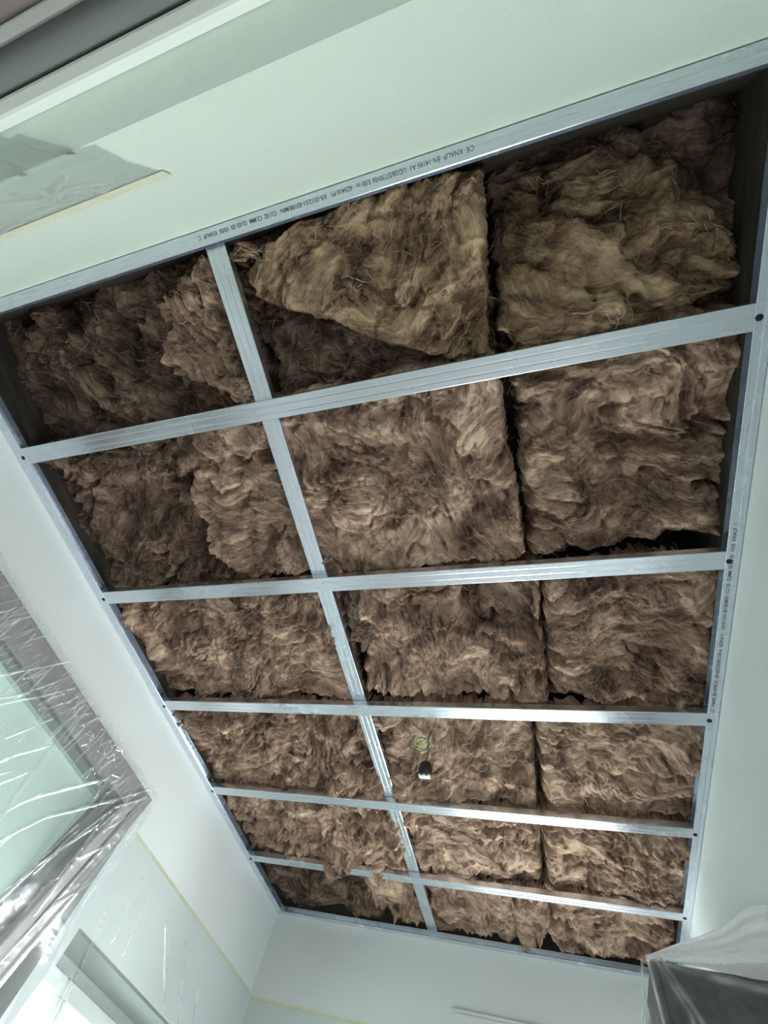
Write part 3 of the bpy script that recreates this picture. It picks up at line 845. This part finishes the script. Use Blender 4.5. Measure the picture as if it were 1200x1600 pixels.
# ------------------------------------------------------------------ plastic film and tape
def film(name, label, fn, u0, u1, v0, v1, nu, nv, material, seed, noise=(.002, 14, .001, 40), creases=(), edge_rag=None, cat='plastic film', group=None, mask=None):
    """fn(u, v, h) -> world point, h = lift off the carrier"""
    nz, n2 = Noise2(seed), Noise2(seed + 50)
    u = np.linspace(u0, u1, nu); v = np.linspace(v0, v1, nv)
    U, V = np.meshgrid(u, v)
    h = noise[0] * nz.fbm(U * noise[1], V * noise[1], 3) + noise[2] * (1 - 2 * np.sqrt(np.abs(n2.fbm(U * noise[3] * .35, V * noise[3], 2))))
    fold_ = np.zeros(U.shape)
    du, dv = (u1 - u0) / (nu - 1), (v1 - v0) / (nv - 1)
    for pl, wd, a in creases:
        mg = wd * 6
        ia, ib = sorted(((min(p[1] for p in pl) - mg - v0) / dv, (max(p[1] for p in pl) + mg - v0) / dv)) if dv > 0 else sorted(((max(p[1] for p in pl) + mg - v0) / dv, (min(p[1] for p in pl) - mg - v0) / dv))
        ja, jb = (min(p[0] for p in pl) - mg - u0) / du, (max(p[0] for p in pl) + mg - u0) / du
        sl = (slice(max(0, int(ia)), max(0, int(ib) + 2)), slice(max(0, int(ja)), max(0, int(jb) + 2)))
        Us, Vs = U[sl], V[sl]
        if Us.size == 0: continue
        best = np.full(Us.shape, 1e9)
        for (ax, ay), (bx, by) in zip(pl[:-1], pl[1:]):
            ex, ey = bx - ax, by - ay
            t = np.clip(((Us - ax) * ex + (Vs - ay) * ey) / (ex * ex + ey * ey + 1e-12), 0, 1)
            best = np.minimum(best, np.hypot(Us - ax - t * ex, Vs - ay - t * ey))
        h[sl] += a * np.exp(-best / wd) * (1 + .3 * nz(Us * 30, Vs * 30))
        fold_[sl] += np.exp(-(best / (wd * 1.1)) ** 2) * np.clip(.55 + .7 * nz(Us * 16 + ax, Vs * 16), 0, 1)
    if edge_rag: U, V = edge_rag(U, V, nz)
    x, y, z = fn(U, V, h)
    co = np.stack([x, y, z], -1).reshape(-1, 3)
    idx = np.arange(nu * nv).reshape(nv, nu)
    Fq = np.stack([idx[:-1, :-1], idx[:-1, 1:], idx[1:, 1:], idx[1:, :-1]], -1)
    if mask is not None:
        k = mask(U, V, nz)
        Fq = Fq[k[:-1, :-1] & k[1:, :-1] & k[:-1, 1:] & k[1:, 1:]]
    me = bpy.data.meshes.new(name)
    me.from_pydata(co.tolist(), [], Fq.reshape(-1, 4).tolist())
    me.polygons.foreach_set('use_smooth', [True] * len(me.polygons))
    me.attributes.new('fold', 'FLOAT', 'POINT').data.foreach_set('value', np.minimum(fold_, 1).astype(np.float32).ravel())
    me.materials.append(material)
    o = bpy.data.objects.new(name, me)
    C.objects.link(o)
    tag(o, label, cat, group)
    return o


# film stretched over the brown window
def fn_win(y, s, h):
    n = .020 + h
    X = SX - s * math.sin(TA) + n * math.cos(TA)
    Z = SZ - s * math.cos(TA) - n * math.sin(TA)
    k = np.clip((y - 1.66) / .105, 0, 1)
    X = X * (1 - k) + (XL + .006 + np.maximum(h, 0)) * k
    return X, y, Z


def rag_win(U, V, nz):
    e = np.exp(-np.maximum(V, 0) / .03)
    V = V + e * (.010 * nz(U * 9, U * 0) + .006 * nz(U * 31, U * 0 + 4) - .004)
    e2 = np.clip((U - 1.70) / .07, 0, 1)
    return U + e2 * .010 * nz(V * 12, V * 0 + 2), V


cw = [([(.841, .205), (.907, .117), (.973, .016)], .006, .012), ([(1.072, .059), (1.117, .217), (1.166, .369), (1.22, .55)], .012, .022), ([(1.585, 0), (1.434, .156), (1.301, .285), (1.246, .378), (1.2, .52)], .007, .020),
      ([(1.628, .003), (1.509, .121), (1.464, .274), (1.421, .378), (1.40, .517)], .006, .012), ([(1.687, .08), (1.729, .316), (1.758, .444), (1.787, .622)], .010, .014),
      ([(.658, .114), (.70, -.009)], .004, .008), ([(.607, .12), (.653, -.01)], .004, .008), ([(.694, .113), (.737, -.001)], .004, .008), ([(.74, .20), (.871, -.016)], .005, .010), ([(.53, .12), (.58, -.015)], .004, .008),
      ([(.95, .30), (.921, .213)], .006, .010), ([(1.03, .40), (1.118, .245)], .006, .010), ([(1.158, .02), (1.155, .16)], .004, .008), ([(1.211, .013), (1.217, .15)], .004, .008),
      ([(1.30, .0), (1.33, .10)], .004, .007), ([(1.36, .0), (1.32, .09)], .004, .007), ([(1.42, .02), (1.44, .11)], .004, .007), ([(1.05, .0), (1.02, .09)], .004, .008), ([(1.0, .0), (1.05, .06)], .003, .007),
      ([(1.62, .05), (1.60, .30), (1.58, .60)], .006, .010), ([(1.66, .14), (1.64, .45), (1.63, .7)], .006, .010), ([(1.55, .03), (1.52, .2)], .004, .008)]
rw = random.Random(9)
for k in range(70):                                   # short gathers along the top rail
    y_ = rw.uniform(.40, 1.62)
    l_ = rw.uniform(.03, .15)
    sl = rw.uniform(-.5, .35)
    s0 = rw.uniform(-.01, .06)
    cw.append(([(y_, s0), (y_ + sl * l_ * .5 + rw.uniform(-.008, .008), s0 + l_ * .5), (y_ + sl * l_, s0 + l_)], rw.uniform(.0014, .0032), rw.uniform(.002, .0055) * rw.choice((1, 1, -1))))
for k in range(26):                                   # long pulls across the pane and the stile
    y_, s0 = rw.uniform(.55, 1.7), rw.uniform(.08, .5)
    l_ = rw.uniform(.08, .30)
    an = rw.choice((rw.uniform(1.9, 2.5), rw.uniform(1.3, 1.7)))
    cw.append(([(y_, s0), (y_ + l_ * .5 * math.cos(an) + rw.uniform(-.01, .01), s0 + l_ * .5 * math.sin(an)), (y_ + l_ * math.cos(an), s0 + l_ * math.sin(an))], rw.uniform(.0016, .004), rw.uniform(.002, .006)))
for k in range(40):                                   # crackle around the top corner
    y_, s0 = rw.gauss(1.25, .16), abs(rw.gauss(.03, .04))
    l_ = rw.uniform(.02, .06)
    an = rw.uniform(0, 3.14)
    cw.append(([(y_, s0), (y_ + l_ * math.cos(an), s0 + l_ * math.sin(an))], rw.uniform(.0012, .002), rw.uniform(.002, .004)))
cw = [(pl, wd * (.45 if wd > .0039 else 1), a * (.5 if wd > .0039 else 1)) for pl, wd, a in cw]
film('plastic_sheet', 'crinkled clear plastic sheet stretched over the brown window', fn_win, .36, 1.775, -.012, .70, 640, 340, FILM_WIN, 71, (.007, 2.5, .0003, 30), cw, rag_win, group='protective plastic sheets')


# film taped along the left wall under the tape line
def fn_lw(y, z, h):
    return XL + .006 + h, y, CZ + z


def rag_lw(U, V, nz):
    return U, V


cl = [(p_, w_ * .5, a_ * .7) for p_, w_, a_ in [([(2.25, .72), (2.50, .55), (2.62, .45)], .006, .010), ([(2.45, .74), (2.62, .60), (2.74, .48)], .006, .010), ([(2.35, .70), (2.46, .58)], .005, .008), ([(1.95, .75), (2.0, .55)], .006, .010), ([(2.06, .72), (2.10, .55)], .006, .008), ([(2.7, .70), (2.85, .52)], .006, .008), ([(1.86, .6), (1.95, .3)], .005, .02)]]
film('plastic_sheet', 'thin clear plastic film hanging from yellow tape on the left wall', fn_lw, 1.775, 3.29, .825, -.30, 240, 220, FILM_WALL, 72, (.003, 3, .00025, 22), cl, rag_lw, group='protective plastic sheets')


def fn_fw(x, z, h):
    return x, YF - .006 - h, CZ + z


film('plastic_sheet', 'thin clear plastic film hanging from yellow tape on the far wall', fn_fw, XL + .01, -.80, .805, -.30, 120, 140, FILM_WALL, 73, (.003, 3, .00025, 22), (), group='protective plastic sheets')
tag(MB().box(XL, XL + .0012, 1.775, YF - .001, CZ + .812, CZ + .828).build('masking_tape', TAPE), 'yellow masking tape strip along the left wall beside the window', 'tape', 'masking tape strips')
tag(MB().box(XL + .001, -.80, YF - .0012, YF, CZ + .800, CZ + .816).build('masking_tape', TAPE), 'yellow masking tape strip low on the far wall', 'tape', 'masking tape strips')


# film patch on the back wall, folded under the window head
def fn_bw(x, s, h):
    k = np.clip((s - .160) / .004, 0, 1)
    h = h * np.clip((s - .012) / .04, 0, 1)
    y = np.where(s < .160, YB + .0016 + np.abs(h), YB + .0016 - (s - .160))
    z = np.where(s < .160, CZ + .845 - s, CZ + .678 - np.abs(h))
    return x, y, z


def rag_bw(U, V, nz):
    edge = -.512 - np.where(V < .16, .010 * np.sin(V * 18), .03 + (V - .16) * 1.8) + .003 * nz(V * 30, V * 0)
    V = V + np.clip((V - .15) / .05, 0, 1) * (.012 * nz(U * 11, U * 0) + .008 * nz(U * 30, U * 0 + 3))
    return -1.30 + (U + 1.30) / .80 * (edge + 1.30), V


film('plastic_sheet', 'grey wrinkled plastic film patch taped on the back wall', fn_bw, -1.30, -.50, 0, .205, 300, 110, film_mat('clear_film_back', .50, .3, (.56, .60, .58), .25), 74, (.004, 6, .0012, 18),
     [([(-.90, .02), (-.75, .05), (-.62, .02)], .004, .008), ([(-.80, .15), (-.70, .08), (-.60, .12)], .004, .010), ([(-.56, .02), (-.66, .06)], .003, .008), ([(-.95, .09), (-.85, .05)], .004, .008), ([(-.60, .03), (-.70, .14)], .004, .01), ([(-.54, .02), (-.60, .045)], .003, .006), ([(-.57, .05), (-.65, .09)], .003, .006)], edge_rag=rag_bw, group='protective plastic sheets')
tag(MB().box(-1.30, -.510, YB + .0022, YB + .0030, CZ + .826, CZ + .852).build('masking_tape', TAPE), 'yellow masking tape strip on the back wall', 'tape', 'masking tape strips')

# ------------------------------------------------------------------ covered wall cabinet at the right
cx0, cy0, cy1, cz0, cz1 = .290, 2.005, 2.85, CZ + .05, CZ + .766
cab = tag(empty('wall_cabinet', (cx0, cy0, cz0)), 'dark wall cabinet under milky plastic on the right wall', 'cabinet')
under(cab, MB().box(cx0 + .02, XR - .001, cy0, cy1, cz0, cz1).build('body', DARKC, bevel=.002))
for ya, yb in ((cy0 + .001, 2.425), (2.429, cy1 - .001)):
    d_ = MB().box(cx0, cx0 + .0185, ya, yb, cz0, cz1).build('door', DARKC, bevel=.002)
    under(cab, d_)
    h_ = MB().tube([(cx0, yb - .04, cz0 + .06), (cx0 - .025, yb - .04, cz0 + .06), (cx0 - .025, yb - .04, cz0 + .20), (cx0, yb - .04, cz0 + .20)], .005, 8).build('handle', GALV_Y, smooth=True)
    h_.parent = d_

A = np.array((cx0 - .012, cy0 - .012, cz1 + .006))
B = np.array((XR - .002, cy0 - .012, cz1 + .006))
Wn = np.array((XR - .002, 1.735, CZ + .832))


def fn_tent(u, v, h):
    # u 0..1 from the apex to the wall, v 0..1 from the taped upper edge to the cabinet edge
    sag = .018 * np.sin(np.pi * u) * (1 - v)
    top = A[:, None, None] + (Wn - A)[:, None, None] * u
    top[2] += -.006 * np.sin(np.pi * u * 1.0) + .012 * np.exp(-((u - .85) / .12) ** 2)
    low = A[:, None, None] + (B - A)[:, None, None] * u
    low[2] -= .016 * u
    low[1] -= .006 * u
    p = top * (1 - v) + low * v
    return p[0], p[1] - .6 * h, p[2] - h + 0 * sag


film('plastic_sheet', 'milky plastic sheet draped from the right wall onto the cabinet top', fn_tent, 0, 1, 0, 1, 160, 100, FILM_TOP, 75, (.004, 2, .0003, 7),
     [([(0, .1), (.5, .35), (1, .30)], .05, .010), ([(0, .1), (.5, .15), (1, .05)], .03, .010), ([(.1, .9), (.5, .75), (1, .72)], .06, .010)], group='protective plastic sheets')


def fn_front(x, s, h):
    k = np.clip((cx0 - .01 - x) / .10, 0, 1)
    return x - .05 * k * s, A[1] - .004 - h * .7 + .25 * k, A[2] - s


film('plastic_sheet', 'clear plastic sheet hanging over the dark cabinet end', fn_front, cx0 - .012, XR - .003, 0, .70, 140, 160, FILM_CAB, 76, (.006, 5, .0016, 12),
     [([(.32, 0), (.345, .06), (.40, .16), (.46, .4)], .006, .012), ([(.30, .0), (.36, .12), (.37, .4)], .006, .010), ([(.34, .015), (.48, .03), (.6, .04)], .008, .012), ([(cx0 - .010, 0), (cx0 - .010, .7)], .003, .008)], group='protective plastic sheets')


def fn_side(y, s, h):
    return A[0] - .004 - h - .30 * s * np.exp(-((y - cy0) / .12) ** 2) * .9, y, A[2] - s


film('plastic_sheet', 'clear plastic skirt hanging beside the cabinet doors', fn_side, cy0 - .012, cy1 + .02, 0, .70, 160, 120, FILM_CAB, 77, (.006, 6, .002, 16),
     [([(2.02, 0), (2.05, .7)], .006, .008), ([(2.1, 0), (2.12, .7)], .01, .01)], group='protective plastic sheets')

# ------------------------------------------------------------------ flat panel on the far wall
fp_ = tag(empty('wall_panel', (-.30, YF, CZ + .55)), 'flat white access panel on the far wall', 'panel')
under(fp_, MB().box(-.548, -.02, YF - .012, YF, CZ + .60, CZ + .936).build('panel_frame', PAINT, bevel=.004),
      MB().box(-.530, -.038, YF - .016, YF - .012, CZ + .618, CZ + .918).build('panel_door', PAINT, bevel=.003))
